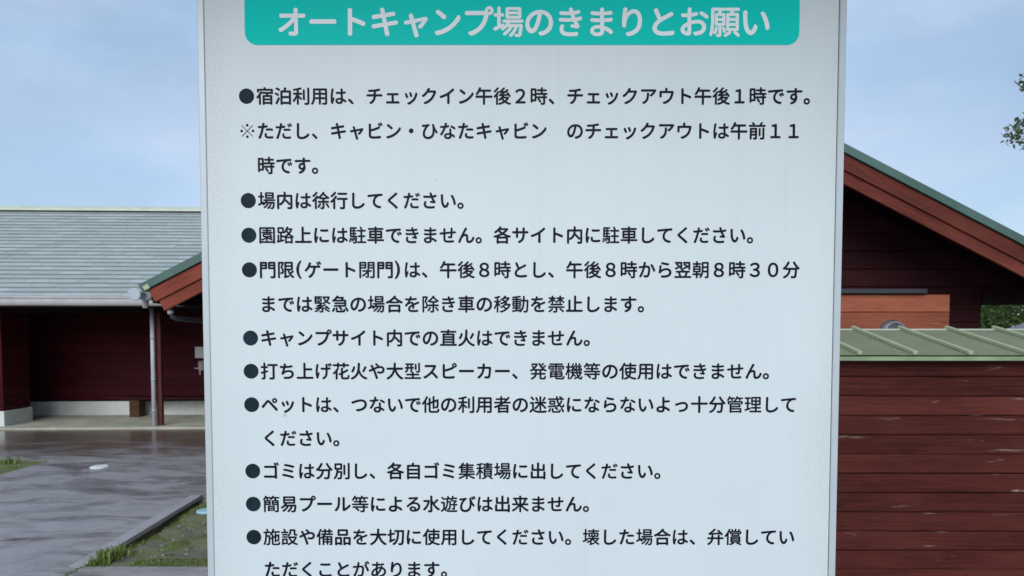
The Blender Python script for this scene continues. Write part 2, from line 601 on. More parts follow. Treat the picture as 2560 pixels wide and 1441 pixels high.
KX0, KX1 = -3.13, -3.27          # kerb edge at the near and far end
KY0, KY1 = 5.33, 7.74
JY = 6.05                         # joint across the pavement
def kx(y): return KX0 + (KX1 - KX0) * (y - KY0) / (KY1 - KY0)
KW = 0.115
pav = slab_poly('pavement', [(-6.2, -8), (9, -8), (9, KY0 - 0.02), (KX0 - 0.06, KY0 - 0.02), (KX1 - 0.06, KY1 + 0.02), (-2.4, KY1 + 0.02), (-2.4, 13.2), (-15, 13.2), (-15, 9.9), (-6.2, 9.9)], -0.02, -0.155, 'kerb')
tag(pav, kind='structure')
slab_poly('paving_slab', [(-6.2, -8), (KX0 - 0.01, -8), (KX0 - 0.01, KY0 - 0.05), (kx(KY0) - KW - 0.006, KY0), (kx(JY) - KW - 0.006, JY - 0.006), (-6.2, JY - 0.006)], 0.0, -0.03, 'pavement', pav)
slab_poly('paving_slab', [(-6.2, JY + 0.006), (kx(JY) - KW - 0.006, JY + 0.006), (kx(KY1) - KW - 0.006, KY1), (kx(KY1) - KW - 0.006, KY1 + 0.003), (-2.4, KY1 + 0.003), (-2.4, 13.2), (-15, 13.2), (-15, 9.9), (-6.2, 9.9)], 0.0, -0.03, 'pavement', pav)
slab_poly('paving_slab', [(KX0 + 0.0, -8), (9, -8), (9, KY0), (KX0 + 0.0, KY0)], 0.002, -0.03, 'path', pav)
# kerb stones along the soil bed
ky = KY0 + 0.012
while ky < KY1 - 0.1:
    y2 = min(ky + 0.6, KY1)
    slab_poly('kerb_stone', [(kx(ky) - KW, ky), (kx(ky), ky), (kx(y2), y2 - 0.008), (kx(y2) - KW, y2 - 0.008)], 0.003 + random.uniform(-0.001, 0.002), -0.034, 'kerb', pav)
    ky = y2

# soil bed between kerb and house, lower than the paving
def soil_z(x, y):
    t = max(0.0, min(1.0, (y - KY0) / 0.75))
    z = -0.014 - 0.026 * (t * t * (3 - 2 * t))
    d = x - kx(y)
    z -= 0.065 * math.exp(-(d / 0.075) ** 2) * t
    z += 0.016 * (noise.noise(Vector((x * 2.3, y * 2.3, 3.1)))) + 0.010 * noise.noise(Vector((x * 9, y * 9, 1.0))) + 0.004 * noise.noise(Vector((x * 30, y * 30, 5.0)))
    return min(z, 0.0)
bm = bmesh.new()
nx, ny = 90, 110
gx0, gx1 = -3.30, -0.6
grid = []
for j in range(ny + 1):
    y = KY0 - 0.015 + (KY1 + 0.01 - KY0 + 0.015) * j / ny
    row = []
    for i in range(nx + 1):
        x = kx(y) - 0.058 + (gx1 - gx0) * i / nx
        row.append(bm.verts.new((x, y, soil_z(x, y))))
    grid.append(row)
for j in range(ny):
    for i in range(nx):
        bm.faces.new((grid[j][i], grid[j][i + 1], grid[j + 1][i + 1], grid[j + 1][i]))
tag(link('soil_bed', bm_mesh(bm, smooth=True), 'soil'), kind='structure')


def blades(name, spots, mat, kind_label=None, parent=None):
    """grass blades: spots are (x, y, z, height, lean)"""
    vs, fs = [], []
    for (x, y, z, h, lean) in spots:
        a = random.uniform(0, 2 * math.pi)
        wd = h * random.uniform(0.035, 0.07) + 0.0012
        dx, dy = math.cos(a), math.sin(a)
        lx, ly = -dy * lean, dx * lean
        b = len(vs)
        vs += [(x - dx * wd, y - dy * wd, z), (x + dx * wd, y + dy * wd, z),
               (x - dx * wd * .7 + lx * h * .35, y - dy * wd * .7 + ly * h * .35, z + h * .6),
               (x + dx * wd * .7 + lx * h * .35, y + dy * wd * .7 + ly * h * .35, z + h * .6),
               (x + lx * h, y + ly * h, z + h * (1 - 0.25 * lean))]
        fs += [(b, b + 1, b + 3, b + 2), (b + 2, b + 3, b + 4)]
    me = bpy.data.meshes.new(name)
    me.from_pydata(vs, [], fs)
    return link(name, me, mat, parent)


# lawn left of the pavement, beds of grass and weeds
bm = bmesh.new()
lawn = []
for j in range(24):
    row = []
    for i in range(24):
        x = -12 + (5.78) * i / 23
        y = 4.0 + 5.9 * j / 23
        row.append(bm.verts.new((x, y, -0.012 + 0.015 * noise.noise(Vector((x * 3, y * 3, 0))))))
    lawn.append(row)
for j in range(23):
    for i in range(23):
        bm.faces.new((lawn[j][i], lawn[j][i + 1], lawn[j + 1][i + 1], lawn[j + 1][i]))
tag(link('lawn_ground', bm_mesh(bm, smooth=True), 'soil'), kind='structure')
sp = []
for _ in range(15000):
    x = -6.16 - random.random() ** 1.3 * 3.0
    y = random.uniform(6.8, 9.93)
    if noise.noise(Vector((x * 1.7, y * 1.7, 9))) < -0.22:
        continue
    sp.append((x, y, -0.01, random.uniform(0.010, 0.030), random.uniform(0, 1.0)))
for cx, cy, n, hh in ((-6.62, 9.70, 70, 0.13), (-6.95, 9.7, 40, 0.10), (-6.35, 9.35, 40, 0.06)):
    for _ in range(n):
        sp.append((cx + random.gauss(0, .06), cy + random.gauss(0, .06), -0.01, random.uniform(0.4, 1) * hh, random.uniform(0.1, 0.9)))
tag(blades('lawn_grass', sp, 'grass'), 'short green lawn grass beside the wet pavement', 'grass', kind='stuff')

sp = []
for _ in range(60000):
    y = random.uniform(KY0, KY1)
    x = kx(y) + random.random() ** 1.4 * 1.9
    m = noise.noise(Vector((x * 2.2, y * 2.2, 4.2))) + 0.5 * noise.noise(Vector((x * 7, y * 7, 2.0)))
    near = math.exp(-((y - KY0) / 0.30) ** 2)
    if m + 0.42 * near < 0.16:
        continue
    sp.append((x, y, soil_z(x, y) - 0.002, random.uniform(0.006, 0.020) + 0.012 * near * random.random(), random.uniform(0, 1)))
# upright tuft by the kerb end, weeds along the kerb and around the blue lid
for (px, py, n, hh, sg) in ((236, 1418, 260, 0.13, 0.055), (262, 1412, 170, 0.10, 0.05), (285, 1408, 110, 0.075, 0.05), (215, 1424, 90, 0.08, 0.05), (178, 1436, 90, 0.045, 0.05), (300, 1372, 120, 0.05, 0.06),
                            (420, 1292, 260, 0.045, 0.09), (460, 1280, 260, 0.045, 0.09), (385, 1318, 120, 0.04, 0.07), (445, 1262, 90, 0.05, 0.05)):
    Y = (EYE + 0.05) * F / (py - HOR)
    X = (px - 1280) / F * Y
    for _ in range(n):
        x, y = X + random.gauss(0, sg), max(KY0 + 0.01, Y + random.gauss(0, sg * 1.4))
        if x < kx(y) + 0.01:
            x = kx(y) + random.uniform(0.01, 0.14)
        sp.append((x, y, soil_z(x, y) - 0.003, random.uniform(0.35, 1) * hh, random.uniform(0.05, 0.9)))
# grass growing out of the joint at the near end of the kerb
for _ in range(260):
    y = random.uniform(4.75, KY0)
    sp.append((KX0 - 0.005 + random.gauss(0, 0.012), y, -0.01, random.uniform(0.012, 0.035), random.uniform(0, 1)))
tag(blades('weed_grass', sp, 'grass'), 'moss and weeds growing on the soil bed by the kerb', 'weeds', kind='stuff')

# pebbles on the soil
bm = bmesh.new()
for _ in range(420):
    y = random.uniform(KY0 + 0.05, KY1 - 0.05)
    x = kx(y) + random.uniform(0.06, 1.7)
    r = random.choice((0.004, 0.005, 0.006, 0.009, 0.013))
    mt = Matrix.Translation((x, y, soil_z(x, y) + r * 0.3)) @ Matrix.Rotation(random.random() * 6, 4, 'Z') @ Matrix.Diagonal((r * random.uniform(.8, 1.6), r, r * .6, 1))
    bmesh.ops.create_icosphere(bm, subdivisions=1, radius=1, matrix=mt)
M['pebble'] = plain('pebble', (0.24, 0.225, 0.19), 0.8, 0, 0.5, 14.0, 0, False)
tag(link('pebbles', bm_mesh(bm, smooth=True), 'pebble'), 'small pale pebbles scattered on the soil bed', 'pebbles', kind='stuff')


def lathe(prof, n=40):
    bm = bmesh.new()
    rings = []
    for r, z in prof:
        if r < 1e-6:
            rings.append([bm.verts.new((0, 0, z))])
        else:
            rings.append([bm.verts.new((r * math.cos(2 * math.pi * k / n), r * math.sin(2 * math.pi * k / n), z)) for k in range(n)])
    for a, b in zip(rings, rings[1:]):
        for k in range(n):
            k2 = (k + 1) % n
            if len(a) == 1:
                bm.faces.new((a[0], b[k], b[k2]))
            elif len(b) == 1:
                bm.faces.new((a[k], a[k2], b[0]))
            else:
                bm.faces.new((a[k], a[k2], b[k2], b[k]))
    return bm_mesh(bm, "lathe")


Yl = EYE * F / (1171 - HOR)
wl = thing('drain_cover', 'white round drain lid set in the wet pavement', 'drain lid', ((241 - 1280) / F * Yl, Yl, 0))
link('lid', lathe([(0.098, 0.002), (0.106, 0.004), (0.106, 0.012), (0.101, 0.016), (0.094, 0.016), (0.091, 0.0135), (0.03, 0.0145), (0.0, 0.015)]), 'white_lid', wl, wl["_base"])
link('rim', lathe([(0.106, -0.01), (0.118, -0.01), (0.118, 0.004), (0.107, 0.006), (0.1065, 0.001)]), 'pvc_grey', wl, wl["_base"])
Yc = 7.12
Xc = (509 - 1280) / F * Yc
zc_ = soil_z(Xc, Yc)
cl = thing('pipe_cap', 'pale blue round pipe cap standing in the mossy soil', 'pipe cap', (Xc, Yc, zc_))
zt = EYE - (1279 - HOR) / F * Yc - zc_
link('cap', lathe([(0.088, zt - 0.022), (0.094, zt - 0.020), (0.094, zt - 0.006), (0.088, zt), (0.0, zt + 0.003)]), 'cyan_lid', cl, cl["_base"])
link('pipe', lathe([(0.078, -0.06), (0.078, zt - 0.02), (0.0, zt - 0.02)]), 'pvc_grey', cl, cl["_base"])

# ------------------------------------------------------------------ long building with the slate roof and open porch
PV = (-6.4, 13.4, 0.0)
lb = thing('shelter_building', 'long maroon board building with grey slate roof and open porch', 'building', PV, R(2.4))
SLB = 0.03
box('porch_floor', -10.2, -2.7, 13.16, 15.5, -0.12, SLB, 'porch_floor', lb, 0.008)
BW = 15.3
box('foundation', -10.2, -2.7, BW - 0.04, BW + 0.3, SLB, 0.31, 'concrete', lb)
box('back_wall_core', -10.2, -2.7, BW + 0.05, BW + 0.3, 0.31, 3.2, 'dark_beam', lb)
plank_wall(lb, -10.2, -2.7, BW, 0.33, 2.95, 0.18, 'maroon_board', 0.0015, 4, 0.022, 0.0025)
# end block at the side of the porch
PX1 = at(19, 1000, 13.45)[0]
box('foundation', -13.0, PX1 + 0.025, 13.42, 14.28, -0.1, 0.30, 'concrete', lb, 0.008)
box('end_block_core', -13.0, PX1 - 0.024, 13.475, 14.22, 0.30, 2.7, 'dark_beam', lb)
plank_wall(lb, -13.0, PX1, 13.45, 0.32, 2.36, 0.18, 'maroon_board')
plank_wall_side(lb, PX1, 13.476, 14.25, 0.32, 2.36, 0.18, 'maroon_board_y', 1)
box('end_wall', -13.0, -10.0, 14.24, 15.6, 0.0, 2.9, 'dark_beam', lb)
# posts, beam, pipe
for pxp in (400,):
    xp = at(pxp, 1000, 13.45)[0]
    box('post', xp - 0.046, xp + 0.046, 13.42, 13.51, SLB, 2.08, 'red_post', lb, 0.004)
xb = at(386, 1000, 13.38)[0]
pp = link('drain_pipe', tube_mesh([(0, 0, 0.01), (0, 0, 1.2), (0, 0, 2.2)], 0.038), 'pipe', lb, (xb, 13.36, 0))
for z in (0.85, 1.6, 0.3):
    o = link('pipe_joint', tube_mesh([(0, 0, z), (0, 0, z + 0.035)], 0.0415), 'pvc_grey', pp)
box('eave_beam', -13.0, -2.7, 13.40, 13.53, 2.08, 2.30, 'dark_beam', lb)
# roof: eave line, ridge line
EY = 12.72
EZ = at(200, 741, EY)[1]
RS = 0.50
t_ = 0
zr = None
for q in range(4000):          # ridge where the slope meets the ridge line of sight
    yq = 14 + q * 0.002
    if EZ + RS * (yq - EY) >= at(250, 529, yq)[1]:
        RY, RZ = yq, EZ + RS * (yq - EY)
        break
ang = math.atan(RS)
SL = (RY - EY) / math.cos(ang)
RX0, RX1 = -14.0, -2.9
bm = bmesh.new()
T = 0.10
poly = [(EY + 0.02, EZ - 0.035), (RY, RZ - 0.035), (2 * RY - EY, EZ - 0.035), (2 * RY - EY, EZ - 0.035 - T), (RY, RZ - 0.035 - T), (EY + 0.02, EZ - 0.035 - T)]
a = [bm.verts.new((RX0, p[0], p[1])) for p in poly]
b = [bm.verts.new((RX1, p[0], p[1])) for p in poly]
bm.faces.new(a); bm.faces.new(list(reversed(b)))
for i in range(6):
    bm.faces.new((a[i], b[i], b[(i + 1) % 6], a[(i + 1) % 6]))
roof = link('roof', bm_mesh(bm), 'dark_beam', lb)
NR = 24
EXPO = SL / NR
TW = 0.455

def tile_geo(wd, ln, th):
    bm = bmesh.new()
    add_box(bm, -wd / 2, wd / 2, 0, ln, -th, 0)
    bm.faces.ensure_lookup_table()
    for f in bm.faces:
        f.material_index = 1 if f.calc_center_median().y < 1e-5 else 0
    return bm
TLN, TTH = EXPO + 0.05, 0.034
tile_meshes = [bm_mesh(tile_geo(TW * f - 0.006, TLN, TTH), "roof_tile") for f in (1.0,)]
M['slate_butt_shade'] = plain('slate_butt_shade', (0.21, 0.24, 0.24), 0.7, 0, 0.2, 5.0)  # shade line of each course painted dark on the tile front faces
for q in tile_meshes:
    q.materials.append(M['slate']); q.materials.append(M['slate_butt_shade'])
tilt = ang - 0.125
cnt = 0
stuff_v, stuff_f = [], []
proto = None
for r in range(NR):
    s0 = r * EXPO - 0.02
    y0 = EY + s0 * math.cos(ang)
    z0 = EZ + s0 * math.sin(ang) + 0.010
    off = (r % 2) * TW * 0.5 + ((r * 37) % 7) * 0.017
    for cidx in range(-1, 26):
        xc = RX0 + off + TW * (cidx + 0.5)
        if xc + TW / 2 > RX1 + 0.3 or xc - TW / 2 < RX0 - 0.3:
            continue
        # 300 nearest in view are pieces of their own
        pxx = 1280 + F * xc / y0
        vis = -60 < pxx < 560
        jy = random.uniform(-0.003, 0.003)
        if vis and cnt < 300:
            o = link('roof_tile', tile_meshes[0], 'slate', roof, (xc - PV[0], y0 + jy - PV[1], z0 - PV[2] + random.uniform(-0.0015, 0.0015)), (tilt, 0, random.uniform(-.002, .002)))
            cnt += 1
        else:
            m4 = Matrix.Translation((xc - PV[0], y0 + jy - PV[1], z0)) @ Matrix.Rotation(tilt, 4, 'X')
            base = len(stuff_v)
            me = tile_meshes[0]
            stuff_v += [tuple(m4 @ v.co) for v in me.vertices]
            stuff_f += [tuple(i + base for i in p.vertices) for p in me.polygons]
me = bpy.data.meshes.new("roof_tiles")
me.from_pydata(stuff_v, [], stuff_f)
me.materials.append(M['slate']); me.materials.append(M['slate_butt_shade'])
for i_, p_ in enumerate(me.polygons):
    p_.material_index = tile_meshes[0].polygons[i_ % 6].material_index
tag(link('roof_tiles', me, 'slate', roof), kind='stuff')
roof.location = -Vector(PV)
for o in roof.children:
    o.location = o.location + Vector(PV)
# ridge cap
bm = bmesh.new()
pr = [(-0.16, -0.055), (-0.15, -0.01), (-0.05, 0.055), (0.05, 0.055), (0.15, -0.01), (0.16, -0.055)]
a = [bm.verts.new((RX0, RY + p[0], RZ + 0.03 + p[1])) for p in pr]
b = [bm.verts.new((RX1, RY + p[0], RZ + 0.03 + p[1])) for p in pr]
bm.faces.new(a); bm.faces.new(list(reversed(b)))
for i in range(6):
    bm.faces.new((a[i], b[i], b[(i + 1) % 6], a[(i + 1) % 6]))
link('ridge_cap', bm_mesh(bm), 'pale_trim', lb)


def half_gutter(length, r, axis='X', th=0.004, n=12):
    """half round gutter, open at the top, with rolled lip"""
    bm = bmesh.new()
    prof = []
    for i in range(n + 1):
        a_ = math.pi + math.pi * i / n
        prof.append((r * math.cos(a_), r * math.sin(a_)))
    inner = [(x * (r - th) / r, z * (r - th) / r) for x, z in reversed(prof)]
    lip = [(r + 0.006, 0.0), (r + 0.006, 0.012), (r - 0.006, 0.012)]
    lip2 = [(-r + 0.006, 0.012), (-r - 0.006, 0.012), (-r - 0.006, 0.0)]
    ring = prof + lip + inner + lip2
    A, B = [], []
    for x_, z_ in ring:
        if axis == 'X':
            A.append(bm.verts.new((-length / 2, x_, z_))); B.append(bm.verts.new((length / 2, x_, z_)))
        else:
            A.append(bm.verts.new((x_, -length / 2, z_))); B.append(bm.verts.new((x_, length / 2, z_)))
    m_ = len(ring)
    for i in range(m_):
        bm.faces.new((A[i], B[i], B[(i + 1) % m_], A[(i + 1) % m_]))
    return bm_mesh(bm, "gutter", True)


gz = at(150, 746, EY - 0.06)[1]
gm = half_gutter(10.4, 0.072)
gm.transform(Matrix.Diagonal((1, 1, 1.85, 1)))
gut = link('gutter', gm, 'pvc', lb, (-8.75, EY - 0.06, gz))
box('fascia_board', RX0, RX1, EY + 0.015, EY + 0.04, EZ - 0.20, EZ - 0.04, 'dark_beam', lb)
for i in range(9):
    xg = -13.4 + i * 1.1
    box('gutter_bracket', xg, xg + 0.03, EY - 0.135, EY + 0.02, gz + 0.013, gz + 0.018, 'pvc_grey', lb)

# bench, notice and wall fitting in the porch
XB0 = at(312, 1000, 14.85)[0]
bn = thing('porch_bench', 'low brown plank bench along the maroon porch wall', 'bench', (XB0 + 1.4, 14.9, SLB))
for i in range(2):
    box('seat_board', XB0, XB0 + 2.8, 14.72 + i * 0.19, 14.90 + i * 0.19, SLB + 0.36, SLB + 0.40, 'dark_board', bn, 0.004)
for xq in (XB0 + 0.12, XB0 + 2.45):
    box('leg', xq, xq + 0.20, 14.78, 15.04, SLB, SLB + 0.36, 'bench_wood', bn, 0.006)
xn, zn1 = at(488, 868, BW - 0.02)
zn0 = at(488, 895, BW - 0.02)[1]
nb = thing('wall_notice', 'small pale paper notice on the maroon porch wall', 'notice', (xn + 0.2, BW + 0.07, zn0))
box('backing', xn - 0.006, xn + 0.41, BW - 0.026, BW - 0.006, zn0 - 0.006, zn1 + 0.006, 'pvc_grey', nb, 0.002)
box('sheet', xn, xn + 0.404, BW - 0.0285, BW - 0.0262, zn0, zn1, 'paper', nb)
xf0, zf1 = at(499, 902, BW)
zf0 = at(499, 927, BW)[1]
wf = thing('wall_dispenser', 'small pinkish wall dispenser with lever below the paper notice', 'dispenser', (xf0 + 0.06, BW, zf0))
box('body', xf0, xf0 + 0.12, BW - 0.10, BW - 0.005, zf0, zf1, 'fitting', wf, 0.02)
box('lever', xf0 - 0.085, xf0 + 0.01, BW - 0.075, BW - 0.05, zf0 + 0.035, zf0 + 0.065, 'fitting', wf, 0.006)
link('nozzle', tube_mesh([(0, 0, 0.01), (0, 0, -0.085)], 0.013), 'pvc', wf, (xf0 + 0.03, BW - 0.06, zf0))

# ------------------------------------------------------------------ gabled house
GY = 7.0
pk = at(1575, 80, GY)
le = at(345, 712, GY)
m = (pk[1] - le[1]) / (pk[0] - le[0])
re_x = pk[0] + (pk[0] - le[0])
hs = thing('gabled_house', 'wide gabled wooden house with dark green roof edge and red fascia boards', 'house', (pk[0], GY + 0.9, 0))
GA = math.atan(m)


def rake(name, side, u0, u1, v0, v1, y0, y1, mat, bevel=0.0):
    """board along the roof slope: u = distance along the slope from the eave end, v = distance below the roof top"""
    ca, sa = math.cos(GA), math.sin(GA)
    Ltot = (pk[0] - le[0]) / ca
    pts = []
    for u, v in ((u0, v0), (u1, v0), (u1, v1), (u0, v1)):
        uu = u if u is not None else Ltot + v * math.tan(GA) * (-1)
        x_ = le[0] + uu * ca + v * sa
        z_ = le[1] + uu * sa - v * ca
        if side > 0:
            x_ = 2 * pk[0] - x_
        pts.append((x_, z_))
    if side > 0:
        pts.reverse()
    cx = sum(p[0] for p in pts) / 4
    cz = sum(p[1] for p in pts) / 4
    rot = -GA if side < 0 else GA
    # local frame turned with the slope so that the grain follows the board
    bm = bmesh.new()
    cr, sr = math.cos(rot), math.sin(rot)
    def loc(p):
        dx, dz = p[0] - cx, p[1] - cz
        return dx * cr - dz * sr, dx * sr + dz * cr
    a = [bm.verts.new((loc(p)[0], y0 - GY, loc(p)[1])) for p in pts]
    b = [bm.verts.new((loc(p)[0], y1 - GY, loc(p)[1])) for p in pts]
    bm.faces.new(a); bm.faces.new(list(reversed(b)))
    for i in range(4):
        bm.faces.new((a[i], b[i], b[(i + 1) % 4], a[(i + 1) % 4]))
    if bevel:
        bmesh.ops.bevel(bm, geom=bm.edges[:], offset=bevel, segments=1, affect='EDGES')
    return link(name, bm_mesh(bm, name), mat, hs, (cx, GY, cz), (0, rot, 0))


ca = math.cos(GA)
HB = 13.6       # rear end of the house roof
for s in (-1, 1):
    rake('roof_edge', s, 0.0, None, 0.0, 0.074, GY, GY + 0.12, 'green_edge', 0.003)
    rake('roof', s, -0.0, None, 0.006, 0.06, GY + 0.121, HB, 'green_roof')
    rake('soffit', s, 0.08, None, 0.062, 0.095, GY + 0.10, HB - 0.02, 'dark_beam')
    rake('fascia_upper', s, 0.055, None, 0.080, 0.208, GY + 0.028, GY + 0.062, 'fascia' if s < 0 else 'fascia_darker', 0.003)
    rake('fascia_lower', s, 0.085, None, 0.209, 0.318, GY + 0.050, GY + 0.086, 'fascia' if s < 0 else 'fascia_darker', 0.003)
# small capping and drip piece at the visible eave corner
rake('edge_cap', -1, 0.03, 0.085, 0.034, 0.078, GY - 0.004, GY + 0.004, 'green_batten')

WY = 7.95
WXL = -2.5
PIT = 0.188


def under(x_):
    """underside height of the roof at x"""
    return le[1] + m * ((x_ - le[0]) if x_ < pk[0] else (re_x - x_)) - 0.11


bz = at(2500, 762, WY)[1]
z = bz
i = 0
WXR = re_x - 0.06
while z < under(pk[0]) - 0.03:
    z1 = min(z + PIT, under(pk[0]) - 0.02)
    def lim(zz):
        d = (zz + 0.11 - le[1]) / m
        return max(WXL, le[0] + d), min(WXR, re_x - d)
    l0, r0 = lim(z + 0.004); l1, r1 = lim(z1)
    if r1 - l1 > 0.05:
        bmp = bmesh.new()
        cx, cz = (l0 + r0) / 2, (z + z1) / 2
        prof = [(0.0, z + 0.011), (0.0, z1 - 0.007), (0.007, z1 - 0.0005), (0.024, z1 - 0.0005), (0.024, z + 0.004), (0.007, z + 0.004)]
        A, B = [], []
        for (yy, zz) in prof:
            la, ra = lim(zz)
            A.append(bmp.verts.new((la - cx, yy, zz - cz))); B.append(bmp.verts.new((ra - cx, yy, zz - cz)))
        bmp.faces.new(A); bmp.faces.new(list(reversed(B)))
        for q in range(6):
            bmp.faces.new((A[q], B[q], B[(q + 1) % 6], A[(q + 1) % 6]))
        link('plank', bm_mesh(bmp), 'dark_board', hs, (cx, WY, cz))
    z += PIT
# dark return wall left of the opening, running to the ground
XO = at(2452, 790, WY)[0]
XOR = at(2373, 790, 7.60)[0]
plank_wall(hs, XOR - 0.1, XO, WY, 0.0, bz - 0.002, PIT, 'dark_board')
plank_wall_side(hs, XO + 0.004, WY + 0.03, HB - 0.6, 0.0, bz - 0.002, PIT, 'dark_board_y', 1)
plank_wall_side(hs, WXL, WY + 0.03, BW + 0.4, 0.0, bz + 0.9, PIT, 'dark_board_y', -1)
box('wall_core', WXL + 0.03, XO - 0.03, WY + 0.03, WY + 0.09, 0.0, bz - 0.004, 'dark_beam', hs)
prism('gable_core', [(WXL + 0.03, bz), (WXR - 0.03, bz), (WXR - 0.03, max(bz + 0.02, under(WXR) + 0.02)), (pk[0], under(pk[0]) + 0.02), (WXL + 0.03, under(WXL) + 0.02)], WY + 0.03, WY + 0.09, 'dark_beam', hs)
box('porch_beam', XO, WXR, WY - 0.03, WY + 0.12, bz - 0.14 + 0.14, bz + 0.12, 'dark_beam', hs)
box('porch_post', re_x - 0.02, re_x + 0.10, WY, WY + 0.12, 0.0, bz - 0.002, 'dark_board', hs, 0.004)
# ochre red lower wall standing forward, with flashing on top
OY = 7.60
oz = at(2200, 737, OY)[1]
plank_wall(hs, WXL, XOR, OY, 0.0, oz, 0.182, 'orange_board', 0.003, 4)
box('wall_core', WXL + 0.02, XOR - 0.004, OY + 0.024, WY - 0.001, 0.0, oz, 'dark_board', hs)
fz0, fz1 = at(2200, 734, OY - 0.05)[1], at(2200, 722, OY - 0.05)[1]
box('flashing', WXL, at(2300, 730, OY)[0] + 0.05, OY - 0.05, WY + 0.002, fz0, fz1, 'flashing', hs, 0.003)
# round vent hood
xv, zv = at(2229, 833, OY)
vh = thing('vent_hood', 'round metal vent hood on the orange board wall', 'vent', (xv, OY, zv))
RV = 0.125
def ring_mesh(prof, n=36):
    me = lathe(prof, n)
    me.transform(Matrix.Rotation(math.pi / 2, 4, 'X'))
    for p in me.polygons:
        p.use_smooth = False
    return me
link('collar', ring_mesh([(RV + 0.012, -0.01), (RV + 0.012, 0.006), (RV - 0.012, 0.012), (RV - 0.02, 0.012)]), 'flashing', vh, vh["_base"])
link('hood', ring_mesh([(RV - 0.004, 0.0), (RV - 0.006, 0.075), (RV - 0.018, 0.088), (RV - 0.026, 0.085), (RV - 0.026, 0.02), (0.0, 0.02)]), 'vent_metal', vh, vh["_base"])
for i in range(6):
    zz = -0.075 + i * 0.03
    hw = math.sqrt(max(0.0001, (RV - 0.028) ** 2 - zz * zz))
    bm = bmesh.new()
    add_box(bm, -hw, hw, -0.002, 0.002, -0.011, 0.011)
    me = bm_mesh(bm)
    link('louvre', me, 'vent_metal', vh, (xv, OY - 0.066, zv + zz), (R(38), 0, 0))
# eave gutter of the house, seen end on
gx, gzz = at(333, 733, GY + 0.03)
hg = link('gutter', half_gutter(6.3, 0.056, 'Y'), 'pvc_grey', hs, (gx, GY + 0.05 + 3.15, gzz))
cap = lathe([(0.062, -0.004), (0.062, 0.006), (0.056, 0.010), (0.0, 0.011)], 28)
cap.transform(Matrix.Rotation(math.pi / 2, 4, 'X'))
link('end_cap', cap, 'pvc_grey', hs, (gx, GY + 0.05, gzz - 0.012))
for yy in (7.28, 9.0, 11.0):
    link('gutter_joint', half_gutter(0.07, 0.062, 'Y', 0.005), 'pvc_grey', hs, (gx, yy, gzz))
box('eave_board', le[0] + 0.07, le[0] + 0.10, GY + 0.13, HB, le[1] - 0.17, le[1] - 0.045, 'dark_beam', hs)
sp0 = Vector((gx, 7.26, gzz - 0.05))
link('outlet', tube_mesh([(0, 0, 0.02), (0, 0, -0.055), (0, 0, -0.085)], [0.034, 0.03, 0.024]), 'pvc', hs, sp0)
link('outlet_box', tube_mesh([(0, 0, 0), (0, 0.10, 0)], 0.058), 'pvc_grey', hs, (gx + 0.055, 7.15, gzz - 0.005))
ex, ez = at(428, 786, 7.75)
link('downspout', tube_mesh([(0, 0, 0.10), (0, 0, 0.02), (0.012, 0.0, -0.022), (0.045, 0.02, -0.045), (0.10, 0.30, -0.055), (0.30, 1.3, -0.075), (0.90, 1.9, -0.10)], 0.027), 'pipe_dark', hs, (ex, 7.75, ez))
link('pipe_joint', tube_mesh([(-0.004, 0, 0.0), (-0.004, 0, 0.035)], 0.033), 'pvc', hs, (ex, 7.75, ez))

# ------------------------------------------------------------------ low shed with green batten roof in front of the house
DE, DT = 4.60, 5.44
ze = at(2300, 888.5, DE)[1]
zt_ = at(2300, 825, DT)[1]
BX0, BX1 = 0.25, 4.3
ls = thing('board_shed', 'low red board shed with pale green batten metal roof', 'shed', ((BX0 + BX1) / 2, 5.0, 0))
sl = (zt_ - ze) / (DT - DE)
sa_ = math.atan(sl)
sln = (DT - DE) / math.cos(sa_)
bat = [at(v, 880, DE)[0] for v in (2151, 2290, 2429)]
bp = (bat[2] - bat[0]) / 2
bx = []
xq = bat[0]
while xq > BX0 + 0.05: xq -= bp
xq += bp
while xq < BX1 - 0.02:
    bx.append(xq); xq += bp
xs = [BX0] + bx + [BX1]
for a_, b_ in zip(xs, xs[1:]):
    bm = bmesh.new()
    n_ = 4
    top = []
    for i in range(n_ + 1):
        row = []
        for j in range(n_ + 1):
            x_ = a_ + (b_ - a_) * i / n_
            y_ = sln * j / n_
            d = 0.0022 * noise.noise(Vector((x_ * 5, y_ * 5, 2))) * (1 if 0 < i < n_ else 0)
            row.append(bm.verts.new((x_ - (a_ + b_) / 2, y_, d)))
        top.append(row)
    for i in range(n_):
        for j in range(n_):
            bm.faces.new((top[i][j], top[i + 1][j], top[i + 1][j + 1], top[i][j + 1]))
    r_ = bmesh.ops.solidify(bm, geom=bm.faces[:], thickness=0.006)
    link('roof_panel', bm_mesh(bm), 'green_roof', ls, ((a_ + b_) / 2, DE, ze), (sa_, 0, 0))
bmt = bmesh.new()
add_box(bmt, -0.0135, 0.0135, 0.004, sln + 0.03, 0.001, 0.025, 0.003)
bme = bm_mesh(bmt, "batten")
for xq in bx:
    link('batten', bme, 'green_batten', ls, (xq, DE, ze), (sa_, 0, 0))
box('ridge_trim', BX0, BX1, DT - 0.006, DT + 0.05, zt_ - 0.04, zt_ + 0.007, 'pale_trim', ls, 0.003)
fz = at(2300, 891.5, DE + 0.012)[1]
fz2 = at(2300, 902.5, DE + 0.012)[1]
box('roof_edge', BX0, BX1, DE + 0.012, DE + 0.03, fz2, fz, 'green_fascia', ls, 0.002)
SWY = 4.70
BPIT = 49.0 / F * SWY
zb0 = at(2300, 942.5, SWY)[1]
box('roof_board', BX0 + 0.03, BX1 - 0.03, DE + 0.035, DT - 0.01, ze - 0.045, ze - 0.012, 'dark_board', ls)
ztop = at(2300, 896, SWY)[1]
